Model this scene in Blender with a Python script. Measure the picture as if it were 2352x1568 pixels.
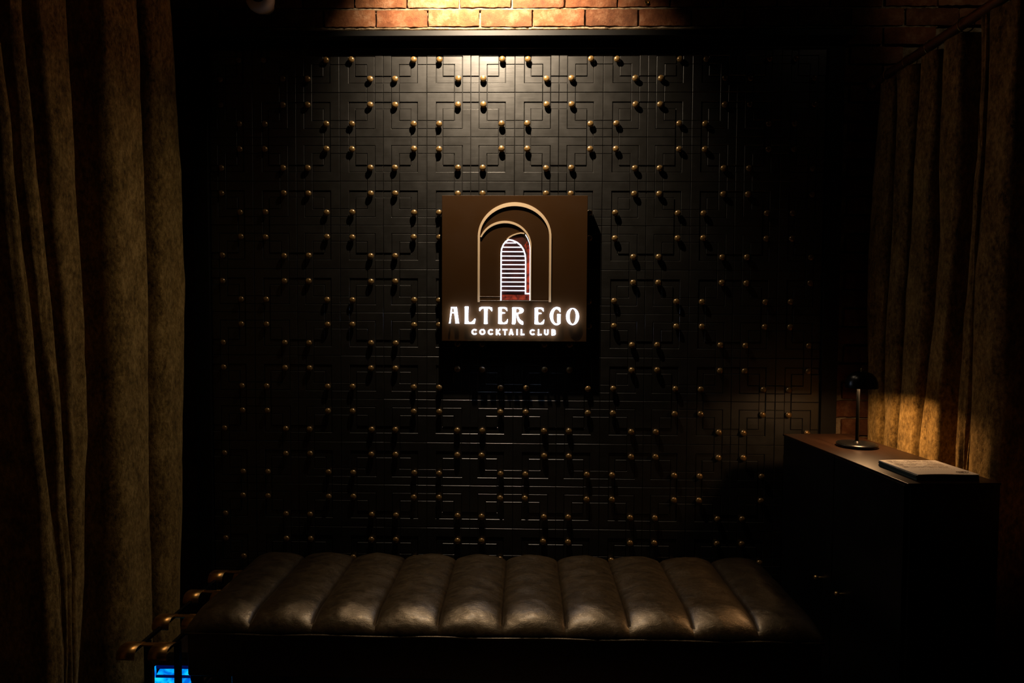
import bpy, bmesh, math, random
import numpy as np
from mathutils import Vector, Matrix, noise

random.seed(7)
for o in list(bpy.data.objects):
    bpy.data.objects.remove(o)
SC = bpy.context.scene
COL = SC.collection

# ------------------------------------------------------------------ camera
F = 1500.0                       # focal length in pixels of a 2352 x 1568 frame
PITCH, YAW, ROLL = 0.03984114650381583, 0.019837167644992677, 0.005302518749135786
CAM = np.array([0.052468, -3.002304, 1.5])


def _rot(p, y, r):
    cp, sp, cy, sy, cr, sr = math.cos(p), math.sin(p), math.cos(y), math.sin(y), math.cos(r), math.sin(r)
    rx = np.array([[1, 0, 0], [0, cp, -sp], [0, sp, cp]])
    ry = np.array([[cy, 0, sy], [0, 1, 0], [-sy, 0, cy]])
    rz = np.array([[cr, -sr, 0], [sr, cr, 0], [0, 0, 1]])
    return rz @ rx @ ry


RM = _rot(PITCH, YAW, ROLL)


def _w(v):                        # (right, down, forward) -> world
    return Vector((v[0], v[2], -v[1]))


right, down, fwd = _w(RM[0]), _w(RM[1]), _w(RM[2])
cam_data = bpy.data.cameras.new('camera')
cam_data.sensor_width = 36.0
cam_data.lens = 36.0 * F / 2352.0
cam_data.clip_start = 0.01
cam = bpy.data.objects.new('camera', cam_data)
COL.objects.link(cam)
cam.matrix_world = Matrix(((right.x, -down.x, -fwd.x, CAM[0]),
                           (right.y, -down.y, -fwd.y, CAM[1]),
                           (right.z, -down.z, -fwd.z, CAM[2]),
                           (0, 0, 0, 1)))
SC.camera = cam


def ray(px, py):
    d = RM.T @ np.array([(px - 1176) / F, (py - 784) / F, 1.0])
    return np.array([d[0], d[2], -d[1]])


def on_x(px, py, X):
    d = ray(px, py)
    return CAM + d * (X - CAM[0]) / d[0]


# ------------------------------------------------------------------ world, exposure
world = bpy.data.worlds.new('World')
SC.world = world
world.use_nodes = True
world.node_tree.nodes['Background'].inputs[0].default_value = (1.0, 0.8, 0.6, 1)
world.node_tree.nodes['Background'].inputs[1].default_value = 0.0002
SC.view_settings.view_transform = 'Standard'
SC.view_settings.look = 'None'
SC.view_settings.gamma = 1.0
SC.view_settings.use_curve_mapping = False
SC.view_settings.exposure = 0.0

# strength of the lamps the room has (each lamp is built with its own housing below)
BEAM_W = 390.0            # narrow beam of the spotlight over the panelling
SPILL_W = 35.0            # wide spill of the same lamp
CORE_W = 85.0            # bright core of that lamp, straight down on the bench
SIDE_W = 2.4             # small spotlight over the curtain rod
TABLE_W = 3.5             # bulb of the little table lamp
NEON = 2.6                # lit letters and door of the sign
HALO = 16.0               # light leaving the backs and edges of the letters
WARM = (1.0, 0.78, 0.54)
AMBER = (1.0, 0.56, 0.25)
LAMP_AT = Vector((-0.165, -0.49, 3.21))


# ------------------------------------------------------------------ materials
def mat(name, col, rough=0.5, metal=0.0, spec=0.5, coat=0.0, sheen=0.0, emit=None, estr=0.0):
    m = bpy.data.materials.new(name)
    m.use_nodes = True
    b = m.node_tree.nodes['Principled BSDF']
    b.inputs['Base Color'].default_value = (*col, 1)
    b.inputs['Roughness'].default_value = rough
    b.inputs['Metallic'].default_value = metal
    b.inputs['Specular IOR Level'].default_value = spec
    b.inputs['Coat Weight'].default_value = coat
    b.inputs['Sheen Weight'].default_value = sheen
    if emit:
        b.inputs['Emission Color'].default_value = (*emit, 1)
        b.inputs['Emission Strength'].default_value = estr
    return m


def nodes(m):
    return m.node_tree.nodes, m.node_tree.links, m.node_tree.nodes['Principled BSDF']


def coords(m, scale=(1, 1, 1), per_object=True):
    n, l, b = nodes(m)
    tc = n.new('ShaderNodeTexCoord')
    mp = n.new('ShaderNodeMapping')
    mp.inputs['Scale'].default_value = scale
    l.new(tc.outputs['Object'], mp.inputs['Vector'])
    if per_object:
        oi = n.new('ShaderNodeObjectInfo')
        mu = n.new('ShaderNodeMath'); mu.operation = 'MULTIPLY'; mu.inputs[1].default_value = 37.0
        l.new(oi.outputs['Random'], mu.inputs[0])
        l.new(mu.outputs[0], mp.inputs['Location'])
    return mp.outputs[0]


def tex(m, vec, scale, detail=4, rough=0.55, dist=0.0):
    n, l, b = nodes(m)
    t = n.new('ShaderNodeTexNoise')
    t.inputs['Scale'].default_value = scale
    t.inputs['Detail'].default_value = detail
    t.inputs['Roughness'].default_value = rough
    t.inputs['Distortion'].default_value = dist
    l.new(vec, t.inputs['Vector'])
    return t.outputs['Fac']


def ramp(m, fac, stops):
    n, l, b = nodes(m)
    r = n.new('ShaderNodeValToRGB')
    while len(r.color_ramp.elements) < len(stops):
        r.color_ramp.elements.new(0.5)
    for e, (p, c) in zip(r.color_ramp.elements, stops):
        e.position = p
        e.color = (*c, 1) if len(c) == 3 else c
    l.new(fac, r.inputs[0])
    return r.outputs[0]


def bump(m, height, strength=0.3, dist=0.01, prev=None):
    n, l, b = nodes(m)
    k = n.new('ShaderNodeBump')
    k.inputs['Strength'].default_value = strength
    k.inputs['Distance'].default_value = dist
    l.new(height, k.inputs['Height'])
    if prev is not None:
        l.new(prev, k.inputs['Normal'])
    l.new(k.outputs[0], b.inputs['Normal'])
    return k.outputs[0]


def g(v):
    return (v, v, v)


# black satin painted wood of the panelling
M_PANEL = mat('black_satin_paint', (0.0052, 0.0045, 0.0034), 0.40, spec=0.95)
n, l, b = nodes(M_PANEL)
v = coords(M_PANEL, (6, 60, 60))
f1 = tex(M_PANEL, v, 1.0, 5)
v2 = coords(M_PANEL)
f2 = tex(M_PANEL, v2, 14.0, 5)
l.new(ramp(M_PANEL, f2, [(0.3, g(0.345)), (0.7, g(0.415))]), b.inputs['Roughness'])
bp = bump(M_PANEL, f1, 0.25, 0.0012)
bump(M_PANEL, tex(M_PANEL, v2, 400.0, 2), 0.12, 0.0006, bp)
M_FRAME = mat('black_frame_paint', (0.005, 0.0045, 0.0037), 0.5, spec=0.3)
M_BLACK = mat('black_lacquer', (0.003, 0.003, 0.003), 0.38, spec=0.3)
M_BLACKMETAL = mat('black_metal', (0.004, 0.004, 0.004), 0.26, spec=0.22)
n, l, b = nodes(M_BLACKMETAL)
bump(M_BLACKMETAL, tex(M_BLACKMETAL, coords(M_BLACKMETAL), 300, 2), 0.08, 0.0004)
n, l, b = nodes(M_FRAME)
bump(M_FRAME, tex(M_FRAME, coords(M_FRAME, (4, 40, 40)), 1.5, 4), 0.12, 0.001)
n, l, b = nodes(M_BLACK)
l.new(ramp(M_BLACK, tex(M_BLACK, coords(M_BLACK), 9, 5), [(0.3, g(0.3)), (0.7, g(0.46))]), b.inputs['Roughness'])

# aged brass
M_BRASS = mat('aged_brass', (0.52, 0.33, 0.12), 0.3, metal=1.0)
n, l, b = nodes(M_BRASS)
v = coords(M_BRASS)
l.new(ramp(M_BRASS, tex(M_BRASS, v, 60, 4), [(0.3, (0.36, 0.21, 0.07)), (0.7, (0.60, 0.40, 0.16))]), b.inputs['Base Color'])
l.new(ramp(M_BRASS, tex(M_BRASS, v, 90, 3), [(0.3, g(0.24)), (0.75, g(0.42))]), b.inputs['Roughness'])
M_BRASSKNOB = mat('worn_brass_knob', (0.40, 0.25, 0.09), 0.3, metal=0.55, coat=0.7)
n, l, b = nodes(M_BRASSKNOB)
b.inputs['Coat Roughness'].default_value = 0.12
v = coords(M_BRASSKNOB)
l.new(ramp(M_BRASSKNOB, tex(M_BRASSKNOB, v, 80, 3), [(0.3, (0.15, 0.085, 0.026)), (0.7, (0.27, 0.165, 0.058))]), b.inputs['Base Color'])
M_COPPER = mat('brushed_copper_brass', (0.62, 0.33, 0.10), 0.28, metal=1.0)
n, l, b = nodes(M_COPPER)
l.new(ramp(M_COPPER, tex(M_COPPER, coords(M_COPPER, (2, 80, 80)), 3, 3), [(0.3, g(0.30)), (0.7, g(0.42))]), b.inputs['Roughness'])

# bricks, a few clay tones, and the mortar
M_BRICKS = []
for nm, c1, c2, c3 in (('red_brick', (0.085, 0.027, 0.010), (0.165, 0.056, 0.020), (0.29, 0.150, 0.080)),
                       ('orange_brick', (0.11, 0.038, 0.014), (0.20, 0.078, 0.030), (0.33, 0.190, 0.110)),
                       ('dark_brick', (0.06, 0.021, 0.009), (0.12, 0.043, 0.016), (0.24, 0.120, 0.062))):
    m = mat(nm, c2, 0.85, spec=0.25)
    n, l, b = nodes(m)
    v = coords(m)
    l.new(ramp(m, tex(m, v, 16, 8, 0.65), [(0.30, c1), (0.52, c2), (0.74, c3)]), b.inputs['Base Color'])
    bp = bump(m, tex(m, v, 42, 10, 0.78), 0.85, 0.009)
    bump(m, tex(m, v, 220, 3), 0.35, 0.0015, bp)
    M_BRICKS.append(m)
M_MORTAR = mat('lime_mortar', (0.42, 0.31, 0.19), 0.95, spec=0.15)
n, l, b = nodes(M_MORTAR)
v = coords(M_MORTAR, per_object=False)
l.new(ramp(M_MORTAR, tex(M_MORTAR, v, 24, 8, 0.7), [(0.34, (0.10, 0.065, 0.035)), (0.50, (0.34, 0.25, 0.15)), (0.70, (0.50, 0.40, 0.27))]), b.inputs['Base Color'])
bump(M_MORTAR, tex(M_MORTAR, v, 75, 9, 0.8), 1.0, 0.014)

# crushed velvet
M_VELVET = mat('crushed_velvet', (0.20, 0.125, 0.035), 0.8, spec=0.15, sheen=0.35)
n, l, b = nodes(M_VELVET)
v = coords(M_VELVET, (1, 1, 0.55), per_object=False)
cr = tex(M_VELVET, v, 15, 12, 0.80, 0.1)
l.new(ramp(M_VELVET, cr, [(0.38, (0.055, 0.031, 0.007)), (0.48, (0.25, 0.150, 0.040)), (0.62, (0.56, 0.365, 0.115))]), b.inputs['Base Color'])
b.inputs['Sheen Tint'].default_value = (0.9, 0.65, 0.3, 1)
b.inputs['Sheen Roughness'].default_value = 0.4
fs = tex(M_VELVET, v, 85, 6, 0.7)
mx = n.new('ShaderNodeMath'); mx.operation = 'MULTIPLY_ADD'; mx.inputs[1].default_value = 0.45
ms = n.new('ShaderNodeMath'); ms.operation = 'MULTIPLY'; ms.inputs[1].default_value = 0.55
l.new(cr, ms.inputs[0]); l.new(fs, mx.inputs[0]); l.new(ms.outputs[0], mx.inputs[2])
cr = mx.outputs[0]
l.new(ramp(M_VELVET, cr, [(0.39, (0.06, 0.034, 0.008)), (0.49, (0.24, 0.145, 0.038)), (0.60, (0.50, 0.320, 0.100))]), b.inputs['Base Color'])
bp = bump(M_VELVET, cr, 0.8, 0.014)
bump(M_VELVET, tex(M_VELVET, v, 420, 2), 0.35, 0.0015, bp)

# brown leather
M_LEATHER = mat('dark_brown_leather', (0.050, 0.031, 0.018), 0.3, spec=1.0, coat=0.35)
n, l, b = nodes(M_LEATHER)
b.inputs['Coat Roughness'].default_value = 0.34
b.inputs['Coat Tint'].default_value = (1.0, 0.84, 0.62, 1)
b.inputs['Specular Tint'].default_value = (1.0, 0.82, 0.58, 1)
v = coords(M_LEATHER)
vw0 = coords(M_LEATHER, (1.0, 1.8, 1.0))
l.new(ramp(M_LEATHER, tex(M_LEATHER, vw0, 16, 9, 0.7, 0.8), [(0.34, (0.009, 0.006, 0.003)), (0.66, (0.040, 0.027, 0.013))]), b.inputs['Base Color'])
vw = coords(M_LEATHER, (1.0, 2.2, 1.0))
wr = tex(M_LEATHER, vw, 34, 9, 0.68, 1.2)
l.new(ramp(M_LEATHER, wr, [(0.38, g(0.45)), (0.62, g(0.31))]), b.inputs['Roughness'])
vo = n.new('ShaderNodeTexVoronoi'); vo.feature = 'DISTANCE_TO_EDGE'; vo.inputs['Scale'].default_value = 330
l.new(v, vo.inputs['Vector'])
bp = bump(M_LEATHER, wr, 0.34, 0.004)
bump(M_LEATHER, vo.outputs['Distance'], 0.22, 0.001, bp)

# sign
M_BRONZE = mat('bronze_sheet', (0.034, 0.0145, 0.0034), 0.5, metal=0.0, spec=0.12)
n, l, b = nodes(M_BRONZE)
l.new(ramp(M_BRONZE, tex(M_BRONZE, coords(M_BRONZE), 9, 5), [(0.3, g(0.44)), (0.7, g(0.56))]), b.inputs['Roughness'])
M_GILT = mat('pale_gilt_edging', (0.72, 0.55, 0.36), 0.5, metal=0.1)
n, l, b = nodes(M_GILT)
bump(M_GILT, tex(M_GILT, coords(M_GILT), 250, 2), 0.06, 0.0004)
M_NEON = mat('white_lit_acrylic', (0.9, 0.9, 0.92), 0.4, emit=(0.74, 0.82, 1.0), estr=NEON)
M_HALO = mat('halo_lit_acrylic', (0.9, 0.9, 0.92), 0.4, emit=(0.62, 0.74, 1.0), estr=HALO)
M_RED = mat('red_lacquer', (0.50, 0.075, 0.03), 0.4)
n, l, b = nodes(M_RED)
l.new(ramp(M_RED, tex(M_RED, coords(M_RED), 30, 4), [(0.3, (0.03, 0.010, 0.007)), (0.7, (0.09, 0.022, 0.014))]), b.inputs['Base Color'])
M_REDLIT = mat('bright_red_lacquer', (0.35, 0.040, 0.018), 0.4)
n, l, b = nodes(M_REDLIT)
l.new(ramp(M_REDLIT, tex(M_REDLIT, coords(M_REDLIT), 45, 5), [(0.36, (0.05, 0.008, 0.006)), (0.62, (0.48, 0.055, 0.022))]), b.inputs['Base Color'])
bump(M_REDLIT, tex(M_REDLIT, coords(M_REDLIT), 60, 3), 0.15, 0.001)
M_PAPER = mat('cream_paper', (0.88, 0.80, 0.70), 0.75)
n, l, b = nodes(M_PAPER)
bump(M_PAPER, tex(M_PAPER, coords(M_PAPER), 500, 2), 0.06, 0.0003)
M_COVER = mat('dark_green_card', (0.03, 0.05, 0.045), 0.6)
M_INK = mat('grey_ink', (0.28, 0.20, 0.16), 0.8)
M_GREY = mat('white_plastic', (0.78, 0.74, 0.70), 0.4)
M_GLASS = mat('dark_dome_glass', (0.006, 0.006, 0.007), 0.08)
M_BULB = mat('amber_bulb', (0.9, 0.8, 0.6), 0.4, emit=AMBER, estr=3.0)
M_LENS = mat('lit_lamp_lens', (0.9, 0.85, 0.7), 0.4, emit=WARM, estr=6.0)
M_BLUE = mat('glowing_blue_acrylic', (0.0, 0.2, 0.6), 0.25, emit=(0.0, 0.42, 1.0), estr=1.0)
n, l, b = nodes(M_BLUE)
l.new(ramp(M_BLUE, tex(M_BLUE, coords(M_BLUE), 14, 5, 0.5, 1.5), [(0.38, (0.0, 0.13, 0.75)), (0.5, (0.0, 0.40, 1.0)), (0.66, (0.01, 0.75, 1.0))]), b.inputs['Emission Color'])
M_BLUEDARK = mat('dim_blue_acrylic', (0.0, 0.02, 0.2), 0.25, emit=(0.0, 0.006, 0.10), estr=0.5)
M_WOOD = mat('dark_stained_wood', (0.10, 0.045, 0.02), 0.45)
n, l, b = nodes(M_WOOD)
l.new(ramp(M_WOOD, tex(M_WOOD, coords(M_WOOD, (30, 30, 2)), 2, 4), [(0.3, (0.05, 0.02, 0.01)), (0.7, (0.13, 0.06, 0.028))]), b.inputs['Base Color'])
M_TABLETOP = mat('dark_walnut_top', (0.06, 0.028, 0.013), 0.36, spec=0.16)
n, l, b = nodes(M_TABLETOP)
l.new(ramp(M_TABLETOP, tex(M_TABLETOP, coords(M_TABLETOP, (14, 1.2, 10)), 3, 5), [(0.3, (0.014, 0.006, 0.003)), (0.7, (0.026, 0.012, 0.006))]), b.inputs['Base Color'])
M_FLOOR = mat('dark_floor_boards', (0.03, 0.018, 0.012), 0.5)
n, l, b = nodes(M_FLOOR)
l.new(ramp(M_FLOOR, tex(M_FLOOR, coords(M_FLOOR, (10, 1, 1), False), 2, 5), [(0.3, (0.018, 0.010, 0.007)), (0.7, (0.042, 0.026, 0.017))]), b.inputs['Base Color'])
M_WALL = mat('dark_plaster', (0.02, 0.017, 0.015), 0.9)
n, l, b = nodes(M_WALL)
bump(M_WALL, tex(M_WALL, coords(M_WALL, per_object=False), 40, 5), 0.3, 0.003)


# ------------------------------------------------------------------ mesh helpers
def finish(name, bm, material, parent=None, smooth=None, loc=None, rotz=None):
    me = bpy.data.meshes.new(name)
    bm.normal_update()
    bm.to_mesh(me)
    bm.free()
    if material is not None:
        me.materials.append(material)
    return link(name, me, parent, smooth, loc, rotz)


def link(name, me, parent=None, smooth=None, loc=None, rotz=None):
    if smooth is not None:
        if smooth is True:
            for p in me.polygons:
                p.use_smooth = True
        else:
            for p in me.polygons:
                p.use_smooth = True
            me.set_sharp_from_angle(angle=math.radians(smooth))
    o = bpy.data.objects.new(name, me)
    COL.objects.link(o)
    if parent is not None:
        o.parent = parent
    if loc is not None:
        o.location = loc
    if rotz is not None:
        o.rotation_euler = (0, 0, rotz)
    return o


def thing(name, label, cat, loc=(0, 0, 0), rotz=0.0, group=None):
    o = bpy.data.objects.new(name, None)
    COL.objects.link(o)
    o.location = loc
    o.rotation_euler = (0, 0, rotz)
    o.empty_display_size = 0.05
    return tag(o, label, cat, group)


def tag(o, label, cat, group=None):
    o['label'] = label
    o['category'] = cat
    if group:
        o['group'] = group
    return o


def structure(o):
    o['kind'] = 'structure'
    return o


def box(bm, x0, x1, y0, y1, z0, z1, bev=0.0, seg=2):
    r = bmesh.ops.create_cube(bm, size=1.0)
    vs = r['verts']
    for v in vs:
        v.co = Vector((x0 if v.co.x < 0 else x1, y0 if v.co.y < 0 else y1, z0 if v.co.z < 0 else z1))
    if bev > 0:
        es = list({e for v in vs for e in v.link_edges})
        bmesh.ops.bevel(bm, geom=es, offset=bev, segments=seg, profile=0.5, affect='EDGES')
    return bm


def lathe(bm, prof, seg=28, center=(0, 0, 0), axis='Z', cap=True):
    """prof: (radius, height) pairs; axis Z up, or Y (height runs towards -Y)"""
    rings = []
    cx, cy, cz = center
    for r, h in prof:
        ring = []
        for i in range(seg):
            a = 2 * math.pi * i / seg
            if axis == 'Z':
                ring.append(bm.verts.new((cx + r * math.cos(a), cy + r * math.sin(a), cz + h)))
            elif axis == 'Y':
                ring.append(bm.verts.new((cx + r * math.cos(a), cy - h, cz + r * math.sin(a))))
            else:
                ring.append(bm.verts.new((cx + h, cy + r * math.cos(a), cz + r * math.sin(a))))
        rings.append(ring)
    for a, c in zip(rings, rings[1:]):
        for i in range(seg):
            bm.faces.new((a[i], a[(i + 1) % seg], c[(i + 1) % seg], c[i]))
    if cap:
        bm.faces.new(rings[0][::-1])
        bm.faces.new(rings[-1])
    bmesh.ops.recalc_face_normals(bm, faces=bm.faces[:])
    return bm


def tube(bm, pts, r, seg=10, closed=False):
    pts = [Vector(p) for p in pts]
    rings = []
    N = len(pts)
    up = None
    for i, p in enumerate(pts):
        a = pts[(i - 1) % N] if (i > 0 or closed) else p
        c = pts[(i + 1) % N] if (i < N - 1 or closed) else p
        t = (c - a).normalized()
        if up is None:
            up = Vector((0, 0, 1)) if abs(t.z) < 0.9 else Vector((1, 0, 0))
        s = t.cross(up).normalized()
        up = s.cross(t).normalized()
        rings.append([bm.verts.new(p + (s * math.cos(k * 2 * math.pi / seg) + up * math.sin(k * 2 * math.pi / seg)) * r) for k in range(seg)])
    m = N if closed else N - 1
    for i in range(m):
        a, c = rings[i], rings[(i + 1) % N]
        for k in range(seg):
            bm.faces.new((a[k], a[(k + 1) % seg], c[(k + 1) % seg], c[k]))
    if not closed:
        bm.faces.new(rings[0][::-1])
        bm.faces.new(rings[-1])
    bmesh.ops.recalc_face_normals(bm, faces=bm.faces[:])
    return bm


def offset_poly(p, d):
    """inset a counter-clockwise polygon by d (mitred)"""
    N = len(p)
    out = []
    for i in range(N):
        a, c, e = Vector(p[i - 1]), Vector(p[i]), Vector(p[(i + 1) % N])
        d1, d2 = (c - a).normalized(), (e - c).normalized()
        n1, n2 = Vector((-d1.y, d1.x)), Vector((-d2.y, d2.x))
        k = 1 + n1.dot(n2)
        out.append(c + (n1 + n2) * (d / max(k, 0.2)))
    return out


# ------------------------------------------------------------------ the room
ROOM_Z = 3.46
bm = bmesh.new(); box(bm, -2.3, 2.3, -4.6, 0.30, -0.12, 0.0)
structure(finish('floor', bm, M_FLOOR))
bm = bmesh.new(); box(bm, -2.3, 2.3, -4.6, 0.30, ROOM_Z, ROOM_Z + 0.1)
structure(finish('ceiling', bm, M_WALL))
bm = bmesh.new(); box(bm, -2.4, -2.3, -4.6, 0.30, 0.0, ROOM_Z)
structure(finish('wall_left', bm, M_WALL))
bm = bmesh.new(); box(bm, 2.3, 2.4, -4.6, 0.30, 0.0, ROOM_Z)
structure(finish('wall_right', bm, M_WALL))

# brick wall: a mortar bed and single bricks standing proud of it
WALL_Y = 0.040
bm = bmesh.new(); box(bm, -2.3, 2.3, WALL_Y, 0.30, 0.0, ROOM_Z)
wall = structure(finish('wall_back', bm, M_MORTAR))
wall['label'] = 'red brick wall with pale lumpy mortar behind the panelling'


def brick_mesh(w, h, seed):
    rnd = random.Random(seed)
    nx, nz, t = 12, 5, 0.020
    bm = bmesh.new()
    grid = []
    for j in range(nz + 1):
        row = []
        for i in range(nx + 1):
            x, z = (i / nx - 0.5) * w, (j / nz - 0.5) * h
            ex = min(i, nx - i); ez = min(j, nz - j)
            if ex == 0:
                x += rnd.uniform(-0.0022, 0.0016) * (1 if i else -1) * -1
            if ez == 0:
                z += rnd.uniform(-0.0026, 0.0016) * (1 if j == 0 else -1) * -1
            y = -t + rnd.uniform(-0.0016, 0.0016)
            if ex == 0 or ez == 0:
                y += 0.0020 + rnd.uniform(0, 0.0022)
            if ex == 0 and ez == 0:
                y += 0.001
                x *= 0.994; z *= 0.985
            row.append(bm.verts.new((x, y, z)))
        grid.append(row)
    for j in range(nz):
        for i in range(nx):
            bm.faces.new((grid[j][i], grid[j][i + 1], grid[j + 1][i + 1], grid[j + 1][i]))
    loop = grid[0] + [r[-1] for r in grid[1:]] + grid[-1][-2::-1] + [r[0] for r in grid[-2:0:-1]]
    back = [bm.verts.new((v.co.x * 1.004, 0.004, v.co.z * 1.01)) for v in loop]
    for i in range(len(loop)):
        k = (i + 1) % len(loop)
        bm.faces.new((loop[k], loop[i], back[i], back[k]))
    me = bpy.data.meshes.new('brick')
    bm.normal_update(); bm.to_mesh(me); bm.free()
    for p in me.polygons:
        p.use_smooth = True
    me.set_sharp_from_angle(angle=math.radians(50))
    return me


BW, BH, JT = 0.239, 0.0845, 0.0095
brick_sets = []
for k, mm in enumerate(M_BRICKS):
    for s in range(4):
        me = brick_mesh(BW - JT, BH - JT, 100 + 10 * k + s)
        me.materials.append(mm)
        brick_sets.append(me)
half_sets = []
JOINT = 2.809                     # height of the bed joint just over the panelling
rb = random.Random(3)
ncourse_top = 6
zspan = list(range(-33, ncourse_top))
nbrick = 0
for c in zspan:
    zc = JOINT + (c + 0.5) * BH
    off = -0.160 if c % 2 == 0 else -0.012 - 0.004
    for i in range(-10, 11):
        x0 = off + i * BW
        xc = x0 + BW / 2
        if zc > ROOM_Z - 0.05 or zc < 0.1:
            continue
        cut = None
        if c < 0:
            lo_, hi_ = x0 + JT / 2, x0 + BW - JT / 2
            if lo_ < 1.474 and hi_ > -1.474:
                if hi_ > 1.53:
                    cut = (1.476, hi_)
                elif lo_ < -1.53:
                    cut = (lo_, -1.476)
                else:
                    continue                          # behind the panelling
        if c < 0 and (xc < -1.78 or xc > 1.80):
            continue                                  # behind the curtains
        if c < 0 and xc < 0 and c < -12:
            continue
        if xc < -1.75 or xc > 2.2:
            continue
        o = link('brick', rb.choice(brick_sets), wall, None,
                 (xc + rb.uniform(-0.002, 0.002), WALL_Y - rb.uniform(-0.001, 0.002), zc + rb.uniform(-0.0015, 0.0015)))
        if cut:
            o.location.x = (cut[0] + cut[1]) / 2
            o.scale.x = (cut[1] - cut[0]) / (BW - JT)
        o.rotation_euler = (rb.uniform(-0.012, 0.012), rb.uniform(-0.006, 0.006), rb.uniform(-0.008, 0.008))
        nbrick += 1
# lumps of mortar squeezed out along the bed joints above the panelling
bm = bmesh.new()
for c in range(0, 4):
    z = JOINT + c * BH
    steps = 220
    prev = None
    for i in range(steps + 1):
        x = -1.5 + 3.4 * i / steps
        a = noise.noise(Vector((x * 22, z * 9, 1.3))) * 0.5 + noise.noise(Vector((x * 70, z * 5, 4.1))) * 0.35
        y = WALL_Y - 0.013 - 0.007 * a
        hh = 0.0052 + 0.003 * noise.noise(Vector((x * 45, z, 9.0)))
        ring = [bm.verts.new((x, WALL_Y + 0.004, z - hh - 0.002)), bm.verts.new((x, y + 0.003, z - hh)),
                bm.verts.new((x, y, z)), bm.verts.new((x, y + 0.003, z + hh)), bm.verts.new((x, WALL_Y + 0.004, z + hh + 0.002))]
        if prev:
            for k in range(4):
                bm.faces.new((prev[k], ring[k], ring[k + 1], prev[k + 1]))
        prev = ring
bmesh.ops.recalc_face_normals(bm, faces=bm.faces[:])
o = finish('mortar_joint', bm, M_MORTAR, wall, True)
o['kind'] = 'stuff'
# small fixings on the brickwork
bm = bmesh.new()
lathe(bm, [(0.0095, 0.0), (0.010, 0.003), (0.009, 0.0045), (0.006, 0.0045), (0.005, 0.002), (0.001, 0.0018)], 16, (0, 0, 0), 'Y')
o = finish('wall_plug', bm, M_BRASS, None, 40, (0.594, WALL_Y - 0.0185, 2.916))
tag(o, 'small brass ring plug screwed into the brickwork', 'wall plug')

# ------------------------------------------------------------------ studded panelling
TILE = 0.2
TOPZ = 2.7098                      # seam over the first row of tiles
COLS = range(-7, 7)
ROWS = range(0, 13)
panel = thing('wall_panel', 'black geometric wall panelling studded with rows of small brass knobs', 'wall panelling', (0, 0, 0.0))
bm = bmesh.new(); box(bm, -1.47, 1.47, 0.0048, WALL_Y - 0.002, TOPZ - 13 * TILE, 2.72)
finish('backboard', bm, M_FRAME, panel)

a0, a1, a2, a3 = 0.215, 0.365, 0.628, 0.81
REGIONS = [                         # (polygon in tile units, y downwards ; surface depth)
    ([(a2, 0), (a3, 0), (a3, a3), (a1, a3), (a1, a2), (a2, a2)], 0.0003),
    ([(0, a2), (a0, a2), (a0, a3), (0, a3)], 0.0003),
    ([(a3, a0), (1, a0), (1, a1), (a3, a1)], 0.0034),
    ([(a0, a0), (a2, a0), (a2, a1), (a1, a1), (a1, 1), (a0, 1)], 0.0034),
    ([(0, 0), (a2, 0), (a2, a0), (a0, a0), (a0, a2), (0, a2)], 0.0),
    ([(a1, a1), (a2, a1), (a2, a2), (a1, a2)], 0.0),
    ([(0, a3), (a0, a3), (a0, 1), (0, 1)], 0.0),
    ([(a1, a3), (a3, a3), (a3, a1), (1, a1), (1, 1), (a1, 1)], 0.0),
    ([(a3, 0), (1, 0), (1, a0), (a3, a0)], 0.0),
]


def tile_mesh(fx, fy):
    bm = bmesh.new()
    gap, ch, base = 0.0010, 0.0013, 0.0058
    for poly, depth in REGIONS:
        p = [((x if not fx else 1 - x) * TILE, -((y if not fy else 1 - y) * TILE)) for x, y in poly]
        area = sum(p[i - 1][0] * p[i][1] - p[i][0] * p[i - 1][1] for i in range(len(p)))
        if area < 0:
            p = p[::-1]
        q0 = offset_poly(p, gap)
        q1 = offset_poly(p, gap + ch)
        r0 = [bm.verts.new((c.x, base, c.y)) for c in q0]
        r1 = [bm.verts.new((c.x, depth + ch, c.y)) for c in q0]
        r2 = [bm.verts.new((c.x, depth, c.y)) for c in q1]
        N = len(p)
        for i in range(N):
            k = (i + 1) % N
            bm.faces.new((r0[i], r0[k], r1[k], r1[i]))
            bm.faces.new((r1[i], r1[k], r2[k], r2[i]))
        bm.faces.new(r2)
    me = bpy.data.meshes.new('tile')
    bm.normal_update()
    bm.to_mesh(me); bm.free()
    me.materials.append(M_PANEL)
    return me


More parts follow.
